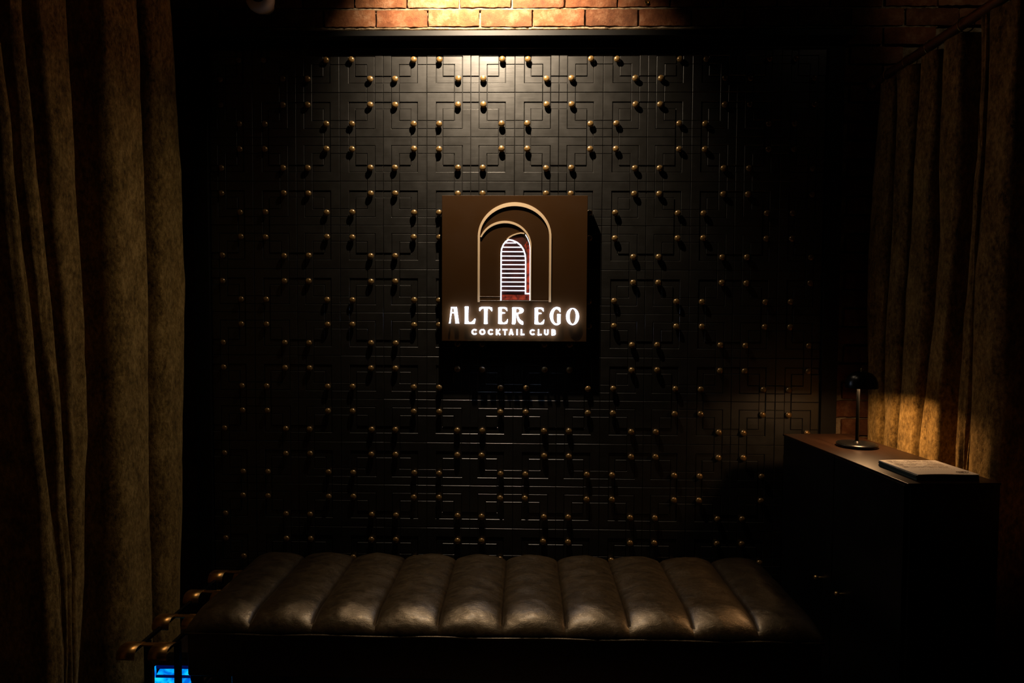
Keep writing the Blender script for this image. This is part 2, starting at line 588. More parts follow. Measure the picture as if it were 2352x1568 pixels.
TILES = {(fx, fy): tile_mesh(fx, fy) for fx in (0, 1) for fy in (0, 1)}
bm = bmesh.new()
lathe(bm, [(0.0078, 0.0), (0.0072, 0.0022), (0.0066, 0.0032), (0.0100, 0.0044), (0.0132, 0.0068), (0.0145, 0.0100),
           (0.0138, 0.0134), (0.0113, 0.0165), (0.0072, 0.0186), (0.0028, 0.0194)], 20, (0, 0, 0), 'Y')
knob_me = bpy.data.meshes.new('knob')
bm.to_mesh(knob_me); bm.free()
knob_me.materials.append(M_BRASSKNOB)
for p in knob_me.polygons:
    p.use_smooth = True
rk = random.Random(11)
for r in ROWS:
    for c in COLS:
        fx = c % 2                       # even columns as drawn, odd ones mirrored
        fy = (r + 1) % 2                 # rows alternate upside down
        t = link('tile', TILES[(fx, fy)], panel, None, (c * TILE, rk.uniform(-0.0002, 0.0002), TOPZ - r * TILE))
        t.rotation_euler = (rk.uniform(-0.0022, 0.0022), 0, rk.uniform(-0.0022, 0.0022))
        if r >= 12:
            continue                     # these studs are hidden behind the bench
        for ux, uy in ((0.717, 0.290), (0.290, 0.717)):
            x = ux if not fx else 1 - ux
            y = uy if not fy else 1 - uy
            k = link('knob', knob_me, t, None, (x * TILE + rk.uniform(-0.0012, 0.0012), 0.0004, -y * TILE + rk.uniform(-0.0012, 0.0012)))
            k.rotation_euler = (rk.uniform(-0.05, 0.05), rk.uniform(0, 6), rk.uniform(-0.05, 0.05))
# frame round the panelling
bm = bmesh.new(); box(bm, -1.50, 1.50, -0.060, WALL_Y - 0.004, 2.737, 2.762, 0.0015, 1)
finish('cornice', bm, M_FRAME, panel)
bm = bmesh.new(); box(bm, -1.472, 1.472, -0.010, 0.0046, 2.702, 2.7375, 0.001, 1)
finish('top_rail', bm, M_FRAME, panel)
for s in (-1, 1):
    bm = bmesh.new(); box(bm, min(s * 1.402, s * 1.472), max(s * 1.402, s * 1.472), -0.016, 0.0046, 0.0, 2.7015, 0.001, 1)
    finish('stile', bm, M_FRAME, panel)
bm = bmesh.new(); box(bm, -1.40, 1.40, -0.012, WALL_Y - 0.003, 0.0, TOPZ - 13 * TILE - 0.001, 0.001, 1)
finish('bottom_rail', bm, M_FRAME, panel)

# ------------------------------------------------------------------ illuminated sign
SX, SZ, SIGN_Y = 0.003, 1.7095, -0.060
K = 0.6525 / 335.0                   # metres for one photo pixel on the face of the sign
sign = thing('illuminated_sign', 'square bronze sign with lit white lettering and a louvred arch door', 'sign', (SX, 0, SZ))
bm = bmesh.new(); box(bm, -0.3262, 0.3262, SIGN_Y, -0.0265, -0.3262, 0.3262, 0.0012, 1)
finish('sign_board', bm, M_BRONZE, sign)
for sx in (-0.2, 0.2):
    for sz in (-0.2, 0.2):
        bm = bmesh.new(); box(bm, sx - 0.02, sx + 0.02, -0.0262, -0.0005, sz - 0.02, sz + 0.02)
        finish('wall_mount', bm, M_FRAME, sign)


def S3(X, Y):                       # close-up of the arch (5.6x) -> sign metres
    return ((980 + X * 0.17857 - 1181.5) * K, -(420 + Y * 0.17857 - 616) * K)


def SA(X, Y):                       # close-up of ALTE
    return ((1020 + X / 14.7 - 1181.5) * K, -(690 + Y / 14.7 - 616) * K)


def SB(X, Y):                       # close-up of R EGO
    return ((1180 + X / 14.7 - 1181.5) * K, -(690 + Y / 14.7 - 616) * K)


def ribbon(bm, outer, inner, y0, y1):
    """closed strip between two polylines, extruded from y1 (back) to y0 (front)"""
    A = [[bm.verts.new((x, y, z)) for x, z in L] for L in (outer, inner) for y in (y0, y1)]
    of, ob, nf, nb = A
    for i in range(len(outer) - 1):
        bm.faces.new((of[i], of[i + 1], nf[i + 1], nf[i]))
        bm.faces.new((ob[i + 1], ob[i], nb[i], nb[i + 1]))
        bm.faces.new((of[i + 1], of[i], ob[i], ob[i + 1]))
        bm.faces.new((nf[i], nf[i + 1], nb[i + 1], nb[i]))
    bm.faces.new((of[0], nf[0], nb[0], ob[0]))
    bm.faces.new((nf[-1], of[-1], ob[-1], nb[-1]))
    bmesh.ops.recalc_face_normals(bm, faces=bm.faces[:])


def stroke(bm, pts, w, y0, y1, caps=0.0):
    """flat stroke of width w along a polyline"""
    P = [Vector(p) for p in pts]
    lo, hi = [], []
    for i, p in enumerate(P):
        if i == 0:
            t = (P[1] - p).normalized(); m = 1; p = p - t * caps
        elif i == len(P) - 1:
            t = (p - P[-2]).normalized(); m = 1; p = p + t * caps
        else:
            t1, t2 = (p - P[i - 1]).normalized(), (P[i + 1] - p).normalized()
            t = (t1 + t2).normalized(); m = 1 / max(0.5, t.dot(t1))
        nrm = Vector((-t.y, t.x)) * (w / 2 * m)
        lo.append(tuple(p - nrm)); hi.append(tuple(p + nrm))
    ribbon(bm, hi, lo, y0, y1)


def ell(cx, cy, a, b, t0, t1, nn=40):
    return [(cx + a * math.cos(math.radians(t0 + (t1 - t0) * i / nn)), cy - b * math.sin(math.radians(t0 + (t1 - t0) * i / nn))) for i in range(nn + 1)]


FACE = SIGN_Y
# outer arch, thicker at the crown
out = [S3(655, 1528)] + [S3(*p) for p in ell(1129, 690, 474, 442, 180, 0)] + [S3(1603, 1525)]
inn = [S3(683, 1528)] + [S3(*p) for p in ell(1129, 690, 446, 393, 180, 0)] + [S3(1575, 1525)]
bm = bmesh.new(); ribbon(bm, out, inn, FACE - 0.006, FACE + 0.0005)
finish('outer_arch', bm, M_GILT, sign)
# second arch springing from it
out = [S3(*p) for p in ell(1005, 810, 342, 325, 159, 0)] + [S3(1347, 1508)]
inn = [S3(*p) for p in ell(1005, 810, 325, 294, 157, 0)] + [S3(1332, 1508)]
bm = bmesh.new(); ribbon(bm, out, inn, FACE - 0.006, FACE + 0.0005)
finish('middle_arch', bm, M_GILT, sign)
# third arch
bm = bmesh.new()
stroke(bm, [S3(*p) for p in ((1030, 722), (1065, 690), (1110, 667), (1160, 650), (1210, 640), (1255, 646))], 0.0055, FACE - 0.006, FACE + 0.0005)
finish('inner_arch', bm, M_GILT, sign)
bm = bmesh.new()
stroke(bm, [S3(684, 1456), S3(945, 1456)], 0.0009, FACE - 0.002, FACE + 0.0005)
stroke(bm, [S3(684, 1507), S3(1574, 1507)], 0.0009, FACE - 0.002, FACE + 0.0005)
finish('threshold_line', bm, M_GILT, sign)
# red backing inside the doorway
pts = [S3(*p) for p in ((965, 1500), (965, 860), (1010, 760), (1060, 715), (1150, 680), (1215, 672), (1290, 740), (1328, 830), (1328, 1500))]
bm = bmesh.new()
fr = [bm.verts.new((x, FACE - 0.0010, z)) for x, z in pts]
bk = [bm.verts.new((x, FACE + 0.0002, z)) for x, z in pts]
bm.faces.new(fr); bm.faces.new(bk[::-1])
for i in range(len(pts)):
    k = (i + 1) % len(pts)
    bm.faces.new((fr[i], bk[i], bk[k], fr[k]))
bmesh.ops.recalc_face_normals(bm, faces=bm.faces[:])
finish('door_backing', bm, M_RED, sign)
def slab_face(name, pts, y0, y1, m, parent):
    bm = bmesh.new()
    fr = [bm.verts.new((x, y0, z)) for x, z in pts]
    bk = [bm.verts.new((x, y1, z)) for x, z in pts]
    bm.faces.new(fr); bm.faces.new(bk[::-1])
    for i in range(len(pts)):
        k = (i + 1) % len(pts)
        bm.faces.new((fr[i], bk[i], bk[k], fr[k]))
    bmesh.ops.recalc_face_normals(bm, faces=bm.faces[:])
    return finish(name, bm, m, parent)


slab_face('red_reveal', [S3(*p) for p in ((1290, 1400), (1290, 900), (1278, 850), (1255, 800), (1290, 745), (1318, 800), (1324, 840), (1324, 1400))], FACE - 0.0020, FACE - 0.0011, M_REDLIT, sign)
slab_face('red_sill', [S3(*p) for p in ((972, 1498), (972, 1432), (1322, 1432), (1322, 1498))], FACE - 0.0020, FACE - 0.0011, M_REDLIT, sign)
# lit outline of the door and its louvres
bm = bmesh.new()
stroke(bm, [S3(*p) for p in ((957, 1508), (957, 900), (963, 845), (985, 790), (1015, 750), (1050, 727), (1100, 735), (1160, 760), (1210, 800), (1247, 858),
                             (1268, 925), (1274, 1000), (1274, 1418), (1335, 1418))], 0.0052, FACE - 0.007, FACE - 0.0012)
o = finish('lit_door_outline', bm, M_NEON, sign)
o['label'] = 'glowing white outline of the door'
bm = bmesh.new()
stroke(bm, [S3(*p) for p in ((1268, 662), (1295, 705), (1318, 765), (1329, 830), (1331, 1505))], 0.0022, FACE - 0.0068, FACE - 0.0012)
finish('lit_jamb', bm, M_NEON, sign)
for Y, x0, x1 in [(768, 1008, 1150), (823, 976, 1222), (880, 966, 1248)] + [(936 + 55.4 * i, 962, 1270) for i in range(9)]:
    bm = bmesh.new()
    stroke(bm, [S3(x0, Y), S3(x1, Y)], 0.0036, FACE - 0.006, FACE - 0.0012)
    finish('louvre_bar', bm, M_NEON, sign)


def glyph(name, loops, conv, y0, y1):
    cu = bpy.data.curves.new(name, 'CURVE')
    cu.dimensions = '2D'
    cu.fill_mode = 'BOTH'
    for loop in loops:
        sp = cu.splines.new('POLY')
        sp.points.add(len(loop) - 1)
        for pt, p in zip(sp.points, loop):
            x, z = conv(*p)
            pt.co = (x, z, 0, 1)
        sp.use_cyclic_u = True
    cu.extrude = abs(y1 - y0) / 2
    tmp = bpy.data.objects.new('tmp', cu)
    COL.objects.link(tmp)
    me = bpy.data.meshes.new_from_object(tmp.evaluated_get(bpy.context.evaluated_depsgraph_get()))
    bpy.data.objects.remove(tmp)
    bpy.data.curves.remove(cu)
    mid = (y0 + y1) / 2
    me.transform(Matrix(((1, 0, 0, 0), (0, 0, -1, mid), (0, 1, 0, 0), (0, 0, 0, 1))))
    me.materials.clear()
    me.materials.append(M_NEON)
    me.name = name
    return halo(link(name, me, sign))


def halo(o):
    """faces turned to the board throw the light that washes over it"""
    o.data.materials.append(M_HALO)
    for p in o.data.polygons:
        p.material_index = 0 if p.normal.y < -0.5 else 1
    return o


def smooth_loop(p, it=1):
    for _ in range(it):
        q = []
        for i in range(len(p)):
            a, c = p[i], p[(i + 1) % len(p)]
            q += [(a[0] * .8 + c[0] * .2, a[1] * .8 + c[1] * .2), (a[0] * .2 + c[0] * .8, a[1] * .2 + c[1] * .8)]
        p = q
    return p


LY0, LY1 = FACE - 0.017, FACE - 0.010
A_ = [[(235, 218), (430, 218), (442, 300), (500, 735), (515, 775), (383, 775), (390, 740), (347, 430), (256, 430), (216, 735), (218, 775), (160, 775), (178, 735), (234, 240)],
      [(278, 258), (322, 258), (341, 388), (260, 388)]]
L_ = [[(692, 195), (835, 195), (822, 260), (816, 600), (822, 700), (860, 738), (930, 722), (1000, 655), (1035, 605), (1064, 605), (1058, 700), (1040, 760), (1035, 790), (692, 790), (704, 740), (708, 300)]]
T_ = [[(1198, 205), (1622, 205), (1636, 340), (1610, 362), (1580, 310), (1530, 268), (1472, 260), (1470, 700), (1482, 790), (1346, 790), (1358, 700), (1360, 260), (1290, 268), (1250, 302), (1215, 357), (1188, 340)]]
E_ = [[(1832, 212), (2128, 212), (2148, 338), (2132, 356), (2095, 300), (2040, 266), (1952, 262), (1952, 378), (2010, 384), (2072, 394), (2074, 420), (2040, 434), (1952, 436), (1952, 690), (1985, 732), (2040, 738), (2110, 684), (2148, 618), (2166, 618), (2156, 720), (2132, 788), (1830, 788), (1838, 700), (1838, 300)]]
R_ = [[(-52, 212), (180, 214), (285, 230), (344, 284), (352, 340), (306, 406), (210, 436), (158, 446), (168, 520), (212, 612), (270, 664), (330, 690), (338, 805), (300, 810), (210, 766), (144, 680), (110, 560), (102, 450), (80, 442), (80, 795), (-56, 795), (-44, 700), (-44, 300)],
      [(92, 264), (160, 264), (202, 312), (202, 358), (168, 398), (110, 402), (92, 402)]]
G_ = [[(1585, 235), (1596, 368), (1575, 376), (1540, 322), (1490, 279), (1440, 272), (1392, 312), (1354, 400), (1342, 500), (1348, 620), (1382, 708), (1430, 752), (1478, 752), (1500, 738), (1482, 690), (1486, 480), (1474, 436), (1605, 436), (1592, 500), (1595, 720), (1595, 756), (1528, 804), (1450, 822), (1372, 794), (1294, 716), (1245, 610), (1226, 500), (1245, 392), (1294, 294), (1362, 226), (1440, 198), (1510, 202), (1566, 224)]]
O_ = [[(p[0], p[1]) for p in ell(2000, 520, 218, 288, 0, 354, 58)], [(p[0], p[1]) for p in ell(2005, 515, 106, 252, 0, 354, 58)]]
E2 = [[(x - 1118, y + 6) for x, y in E_[0]]]
for nm, lp, cv in (('a', A_, SA), ('l', L_, SA), ('t', T_, SA), ('e', E_, SA), ('r', R_, SB), ('e', E2, SB), ('g', G_, SB), ('o', O_, SB)):
    if nm not in 'ao':
        lp = [smooth_loop(q) for q in lp]
    glyph('large_letter', lp, cv, LY0, LY1)

WS = 48.0 / 14.7 * K                # stroke width of the small capitals
T0, B0, M0 = 981, 1137, 1058


def small(strokes):
    bm = bmesh.new()
    for s in strokes:
        stroke(bm, s, WS, LY0, LY1, 0.0 if len(s) > 6 else WS / 2)
    halo(finish('small_letter', bm, M_NEON, sign))


def arc(conv, cx, cy, a, b, t0, t1, nn=24):
    return [conv(*p) for p in ell(cx, cy, a, b, t0, t1, nn)]


small([arc(SA, 1035, 1058, 78, 76, 40, 320)])                                   # C
small([arc(SA, 1300, 1058, 78, 76, 0, 360, 30)])                                # O
small([arc(SA, 1588, 1058, 78, 76, 40, 320)])                                   # C
small([[SA(1784, T0), SA(1784, B0)], [SA(1885, T0), SA(1806, M0)], [SA(1806, M0), SA(1892, B0)]])   # K
small([[SA(2012, T0), SA(2124, T0)], [SA(2068, T0), SA(2068, B0)]])             # T
small([[SB(-130, B0), SB(-76, T0)], [SB(-76, T0), SB(-20, B0)], [SB(-104, 1102), SB(-48, 1102)]])    # A
small([[SB(125, T0), SB(125, B0)]])                                             # I
small([[SB(272, T0), SB(272, B0)], [SB(272, B0), SB(354, B0)]])                 # L
small([arc(SB, 655, 1058, 78, 76, 40, 320)])                                    # C
small([[SB(854, T0), SB(854, B0)], [SB(854, B0), SB(936, B0)]])                 # L
small([[SB(1066, 962), SB(1066, 1080)] + arc(SB, 1118, 1080, 52, 54, 180, 360, 12)[1:] + [SB(1170, 962)]])  # U
small([[SB(1318, T0), SB(1318, B0)], [SB(1318, T0), SB(1370, T0)] + arc(SB, 1370, 1018, 36, 37, 90, -90, 10)[1:] + [SB(1318, 1054)],
       [SB(1318, 1054), SB(1374, 1054)] + arc(SB, 1374, 1095, 40, 42, 90, -90, 10)[1:] + [SB(1318, B0)]])    # B

# ------------------------------------------------------------------ leather bench
BX0, CH, NCH = -1.0765, 0.2115, 10
ROLL_Y = 0.125
BY0, BY1 = -0.885, -0.300           # front, back
bench = thing('leather_bench', 'long dark brown leather bench with ten padded channels', 'bench', (0, 0, 0))


def channel_mesh(seed, end=0):
    """one padded channel, seam to seam; end = -1 / +1 rounds the outer side over"""
    bm = bmesh.new()
    nu, nv = 22, 56
    # profile along depth: up the back, over the top, down the front (y, z, outward normal)
    prof = []
    zt, zb = 0.480, 0.438
    for i in range(nv + 1):
        t = i / nv
        if t < 0.14:                          # back roll
            a = t / 0.14 * math.pi / 2
            prof.append((BY1 - 0.030 + 0.030 * math.cos(a), zb + 0.003 + (zt - zb - 0.003) * math.sin(a), 1 - 0.75 * math.cos(a)))
        elif t < 0.62:
            s = (t - 0.14) / 0.48
            y = BY1 - 0.030 + (BY0 + ROLL_Y - BY1 + 0.030) * s
            prof.append((y, zt, 1.0))
        else:                                  # front roll
            a = (t - 0.62) / 0.38 * math.pi / 2
            prof.append((BY0 + ROLL_Y - ROLL_Y * math.sin(a), zb + (zt - zb) * math.cos(a), 1 - 0.80 * math.sin(a) ** 3))
    rows = []
    for j, (y, z, k) in enumerate(prof):
        row = []
        jn = min(j + 1, nv); jp = max(j - 1, 0)
        ty, tz = prof[jn][0] - prof[jp][0], prof[jn][1] - prof[jp][1]
        L = math.hypot(ty, tz) or 1
        ny, nz = tz / L, -ty / L               # outward
        for i in range(nu + 1):
            u = i / nu
            puff = (max(0.0, math.sin(math.pi * u))) ** 0.58
            x = u * CH
            if end == -1:
                puff = max(0.0, math.sin(math.pi * (0.5 - 0.5 * (1 - u) ** 1.0) if False else math.pi * u)) ** (0.55 if u > .5 else 0.42)
            if end == 1:
                puff = max(0.0, math.sin(math.pi * u)) ** (0.55 if u < .5 else 0.42)
            d = 0.029 * puff * k
            # slack leather: creases running out of the seams
            w = noise.noise(Vector((u * 3.0 + seed * 5.1, y * 16, seed))) * 0.0030 * (0.35 + k)
            w += noise.noise(Vector((u * 6.0 + seed * 3.7, y * 46 + u * 9, seed + 4))) * 0.0013
            w *= 0.2 + 0.8 * puff
            d += w
            zz = z + nz * d
            if (end == -1 and u < 0.5) or (end == 1 and u > 0.5):
                e = (0.5 - u) * 2 if end == -1 else (u - 0.5) * 2
                zz -= 0.016 * e ** 2 * k
            row.append(bm.verts.new((x, y + ny * d, zz)))
        rows.append(row)
    for j in range(nv):
        for i in range(nu):
            bm.faces.new((rows[j][i], rows[j][i + 1], rows[j + 1][i + 1], rows[j + 1][i]))
    # close underneath
    loop_l = [r[0] for r in rows]; loop_r = [r[-1] for r in rows]
    bl = [bm.verts.new((0.0, v.co.y, zb - 0.004)) for v in loop_l]
    br = [bm.verts.new((CH, v.co.y, zb - 0.004)) for v in loop_r]
    for j in range(nv):
        bm.faces.new((loop_l[j], loop_l[j + 1], bl[j + 1], bl[j]))
        bm.faces.new((loop_r[j + 1], loop_r[j], br[j], br[j + 1]))
        bm.faces.new((bl[j], bl[j + 1], br[j + 1], br[j]))
    bmesh.ops.recalc_face_normals(bm, faces=bm.faces[:])
    return bm


for i in range(NCH):
    e = -1 if i == 0 else (1 if i == NCH - 1 else 0)
    o = finish('seat_channel', channel_mesh(i + 1, e), M_LEATHER, bench, 60, (BX0 + i * CH, 0, 0))
bm = bmesh.new()
X1 = BX0 + NCH * CH
pp = []
for i in range(41):
    x = BX0 + (X1 - BX0) * i / 40
    pp.append((x, BY0 - 0.0035, 0.4345 + 0.0015 * math.sin(i * 0.9)))
tube(bm, pp, 0.0042, 8)
finish('piping', bm, M_LEATHER, bench, True)
bm = bmesh.new(); box(bm, BX0 + 0.004, X1 - 0.004, BY0 + 0.004, BY1 - 0.004, 0.285, 0.4318, 0.008, 3)
finish('apron', bm, M_LEATHER, bench, 50)
for x in (-0.919, 0.860):
    for y in (-0.835, -0.36):
        bm = bmesh.new()
        lathe(bm, [(0.014, 0.0), (0.015, 0.004), (0.023, 0.26), (0.024, 0.2845)], 18, (x, y, 0))
        finish('leg', bm, M_WOOD, bench, 50)


# ------------------------------------------------------------------ velvet curtains
def _fold():
    ctrl = [(0.0, 0.03), (0.12, 0.0), (0.32, 0.015), (0.50, 0.05), (0.585, 0.14), (0.60, 0.32), (0.585, 0.60), (0.60, 0.88), (0.70, 1.0), (0.82, 0.92), (0.90, 0.62), (0.955, 0.25), (1.0, 0.03)]
    out = []
    P = [(-0.045, 0.25)] + ctrl + [(1.10, 0.0)]
    for i in range(1, len(P) - 2):
        for k in range(3):
            t = k / 3
            q = []
            for d in (0, 1):
                a, b_, c, e = P[i - 1][d], P[i][d], P[i + 1][d], P[i + 2][d]
                q.append(0.5 * (2 * b_ + (c - a) * t + (2 * a - 5 * b_ + 4 * c - e) * t * t + (3 * b_ - a - 3 * c + e) * t ** 3))
            out.append(tuple(q))
    return out


FOLDS = _fold()


def curtain(name, label, ridge_x, valley_x, ridges, ztop, zbot, crest, seed=1):
    """ridges: list of [(px, py), ...] photo points of one fold crest, far fold first; each point gets its depth from the curtain's plane"""
    zs = np.linspace(zbot, ztop, 70)
    tracks = []
    for r in ridges:
        P = sorted([(on_x(px, py, ridge_x)[2], on_x(px, py, ridge_x)[1]) for px, py in r])
        tracks.append(np.interp(zs, [p[0] for p in P], [p[1] for p in P]))
    far = np.minimum(tracks[0] + 0.03, -0.020)
    tracks[0] = np.minimum(tracks[0], -0.022)
    for i in range(1, len(tracks)):
        tracks[i] = np.minimum(tracks[i], tracks[i - 1] - 0.028)
    bm = bmesh.new()
    rows = []
    FOLD = FOLDS
    NS = len(FOLD)
    for zi, z in enumerate(zs):
        row = []
        sway = 0.006 * noise.noise(Vector((seed, z * 2.0, 0)))
        ys = [t[zi] for t in tracks]
        row.append((valley_x, min(far[zi] - 0.0, -0.016)))
        for k in range(6):
            s = k / 6
            row.append((valley_x + (ridge_x - valley_x) * math.sin(s * math.pi / 2), far[zi] + (ys[0] - far[zi]) * (1 - math.cos(s * math.pi / 2))))
        for a in range(len(ys) - 1):
            gap = ys[a] - ys[a + 1]
            depth = min(1.0, gap / 0.22)
            D = (valley_x - ridge_x) * depth
            for k in range(NS):
                # broad crest, then a deep narrow valley, then up to the next crest
                s, c = FOLD[k]
                fa = crest[a]
                s = s * fa / 0.6 if s < 0.6 else fa + (s - 0.6) * (1 - fa) / 0.4
                row.append((ridge_x + D * c, ys[a] - gap * s))
        row.append((ridge_x, ys[-1]))
        rr = []
        for q, (x, y) in enumerate(row):
            w = noise.noise(Vector((q * 0.22 + seed * 9, z * 2.2, seed))) * 0.010 + noise.noise(Vector((q * 0.5, z * 7.0, seed + 3))) * 0.0045
            rr.append(bm.verts.new((x + w + sway, min(y, -0.012), z)))
        rows.append(rr)
    for a, c in zip(rows, rows[1:]):
        for i in range(len(a) - 1):
            bm.faces.new((a[i], a[i + 1], c[i + 1], c[i]))
    bmesh.ops.recalc_face_normals(bm, faces=bm.faces[:])
    o = finish(name, bm, M_VELVET, None, True)
    md = o.modifiers.new('thickness', 'SOLIDIFY')
    md.thickness = 0.004
    md.offset = 0
    return tag(o, label, 'curtain')


Y6 = (0, 400, 700, 1000, 1300, 1568)
LEFT = [(392, 420, 426, 421, 417, 414), (315, 335, 340, 343, 350, 355), (150, 174, 190, 197, 193, 180),
        (52, 85, 118, 145, 160, 160), (-8, 38, 68, 98, 135, 150), (-150, -110, -80, -60, -40, -30), (-330, -320, -310, -300, -290, -280)]
curtain('velvet_curtain', 'olive gold crushed velvet curtain hanging beside the brass rack', -1.455, -1.74,
        [list(zip(r, Y6)) for r in LEFT], 3.24, 0.015, (0.58, 0.46, 0.58, 0.46, 0.18, 0.30), seed=2)
Y6R = (200, 357, 564, 771, 1000, 1130)
RIGHT = [(2022, 2010, 1996, 1992, 1993, 1993), (2062, 2057, 2049, 2036, 2030, 2028), (2115, 2105, 2090, 2073, 2062, 2058), (2162, 2160, 2156, 2140, 2112, 2108),
         (2252, 2247, 2227, 2212, 2198, 2192), (2272, 2262, 2246, 2236, 2224, 2218), (2420, 2410, 2400, 2390, 2380, 2370), (2640, 2630, 2620, 2610, 2600, 2600)]
curtain('velvet_curtain', 'olive gold crushed velvet curtain hanging behind the lamp cabinet', 1.578, 1.76,
        [list(zip(r, Y6R)) for r in RIGHT], 2.505, 0.015, (0.6, 0.6, 0.6, 0.45, 0.6, 0.40, 0.4), seed=5)


def rod(x, z, label, mat_):
    t = thing('curtain_rod', label, 'curtain rod', (x, 0, z))
    bm = bmesh.new(); lathe(bm, [(0.019, 0.012), (0.019, 1.75)], 20, (0, 0, 0), 'Y')
    finish('pole', bm, mat_, t, 40)
    bm = bmesh.new(); lathe(bm, [(0.034, -0.018), (0.034, -0.008), (0.026, 0.004), (0.0195, 0.0115)], 20, (0, 0, 0), 'Y')
    finish('wall_bracket', bm, mat_, t, 40)
    bm = bmesh.new(); lathe(bm, [(0.0195, 1.7505), (0.027, 1.762), (0.029, 1.785), (0.020, 1.803), (0.006, 1.81)], 20, (0, 0, 0), 'Y')
    finish('finial', bm, mat_, t, 40)


M_ROD = mat('dark_bronze_rod', (0.20, 0.085, 0.03), 0.42, metal=0.6)
n, l, b = nodes(M_ROD)
bump(M_ROD, tex(M_ROD, coords(M_ROD), 120, 3), 0.15, 0.001)
rod(1.617, 2.552, 'dark bronze curtain rod fixed to the brick wall over the lamp cabinet', M_ROD)
rod(-1.530, 3.290, 'dark bronze curtain rod above the curtain beside the brass rack', M_ROD)
bm = bmesh.new()
tube(bm, [(0.028 * math.cos(a * math.pi / 12), 0, 0.028 * math.sin(a * math.pi / 12)) for a in range(24)], 0.0022, 8, True)
ring_me = bpy.data.meshes.new('curtain_ring'); bm.to_mesh(ring_me); bm.free()
ring_me.materials.append(M_BRASS)
for p in ring_me.polygons:
    p.use_smooth = True
for i, y in enumerate((-0.11, -0.26, -0.40, -0.60, -0.83, -1.05)):
    o = link('curtain_ring', ring_me, None, None, (1.617, y, 2.545))
    o.rotation_euler = (0, 0, 0.12 * (-1) ** i)
    tag(o, 'thin metal curtain ring on the rod over the lamp cabinet', 'curtain ring', 'rings on the curtain rod')

# ------------------------------------------------------------------ cabinet with lamp and menus
CAB_ROT = 0.0628
CW, CL, CHH = 0.280, 0.828, 1.0
cab = thing('cabinet', 'narrow black cabinet with two knobbed doors under a small lamp', 'cabinet', (1.170, -0.201, 0.0), CAB_ROT)
# local: x 0..CW across, y 0..-CL towards the viewer
bm = bmesh.new(); box(bm, 0.0, CW - 0.002, -CL + 0.002, -0.002, 0.06, CHH - 0.0085, 0.001, 1)
finish('body', bm, M_BLACK, cab)
bm = bmesh.new(); box(bm, -0.012, CW, -CL, 0.0, CHH - 0.008, CHH, 0.0015, 2)
finish('top', bm, M_TABLETOP, cab)
bm = bmesh.new(); box(bm, 0.020, CW - 0.02, -CL + 0.02, -0.02, 0.0, 0.0595)
finish('plinth', bm, M_BLACK, cab)
mid = -0.5 * CL
for s in (-1, 1):
    y0, y1 = (mid + 0.002, -0.012) if s > 0 else (-CL + 0.016, mid - 0.002)
    bm = bmesh.new(); box(bm, -0.012, -0.0003, y0, y1, 0.075, CHH - 0.0085, 0.001, 1)
    d = finish('door', bm, M_BLACK, cab)
    bm = bmesh.new(); lathe(bm, [(0.006, 0.0), (0.005, -0.010), (0.011, -0.016), (0.012, -0.022), (0.008, -0.027), (0.002, -0.0285)], 16, (-0.0122, mid + s * 0.073, 0.513), 'X')
    finish('door_knob', bm, M_BRASS, d, 50)

lamp = thing('table_lamp', 'small black table lamp with a domed shade standing on the cabinet', 'table lamp', (1.341, -0.463, 1.0))
bm = bmesh.new(); lathe(bm, [(0.070, 0.0005), (0.0735, 0.003), (0.0740, 0.010), (0.071, 0.0135), (0.060, 0.0155), (0.014, 0.0170), (0.009, 0.022)], 48)
finish('base', bm, M_BLACKMETAL, lamp, 40)
bm = bmesh.new(); lathe(bm, [(0.0065, 0.0165), (0.0060, 0.2), (0.0062, 0.262)], 16)
finish('stem', bm, M_BLACKMETAL, lamp, 40)
bm = bmesh.new()
prof = [(0.058, 0.228), (0.0585, 0.233), (0.056, 0.252), (0.049, 0.270), (0.036, 0.284), (0.018, 0.291), (0.003, 0.2925)]
inner = [(r - 0.0018, h - 0.0012) for r, h in prof[:-1]] + [(0.002, 0.2905)]
ringsall = prof[::-1] + [(0.0565, 0.2278)] + inner[1:]
lathe(bm, ringsall, 40)
o = finish('shade', bm, M_BLACKMETAL, lamp, 40)
o.location = (0.012, 0, 0)
bm = bmesh.new(); lathe(bm, [(0.004, 0.2927), (0.006, 0.298), (0.0045, 0.304), (0.001, 0.306)], 14)
o = finish('finial', bm, M_BRASS, lamp, 40); o.location = (0.012, 0, 0)
bm = bmesh.new(); lathe(bm, [(0.004, 0.254), (0.036, 0.252), (0.038, 0.248), (0.036, 0.245), (0.003, 0.2445)], 24)
o = finish('diffuser', bm, M_BULB, lamp, 40)
o.location = (0.012, 0.0, 0)
ld = bpy.data.lights.new('table_lamp_light', 'AREA')
ld.shape = 'DISK'; ld.size = 0.075
ld.energy = TABLE_W; ld.color = AMBER
lo = bpy.data.objects.new('table_lamp_light', ld); COL.objects.link(lo)
lo.parent = lamp; lo.location = (0.018, -0.002, 0.2410)

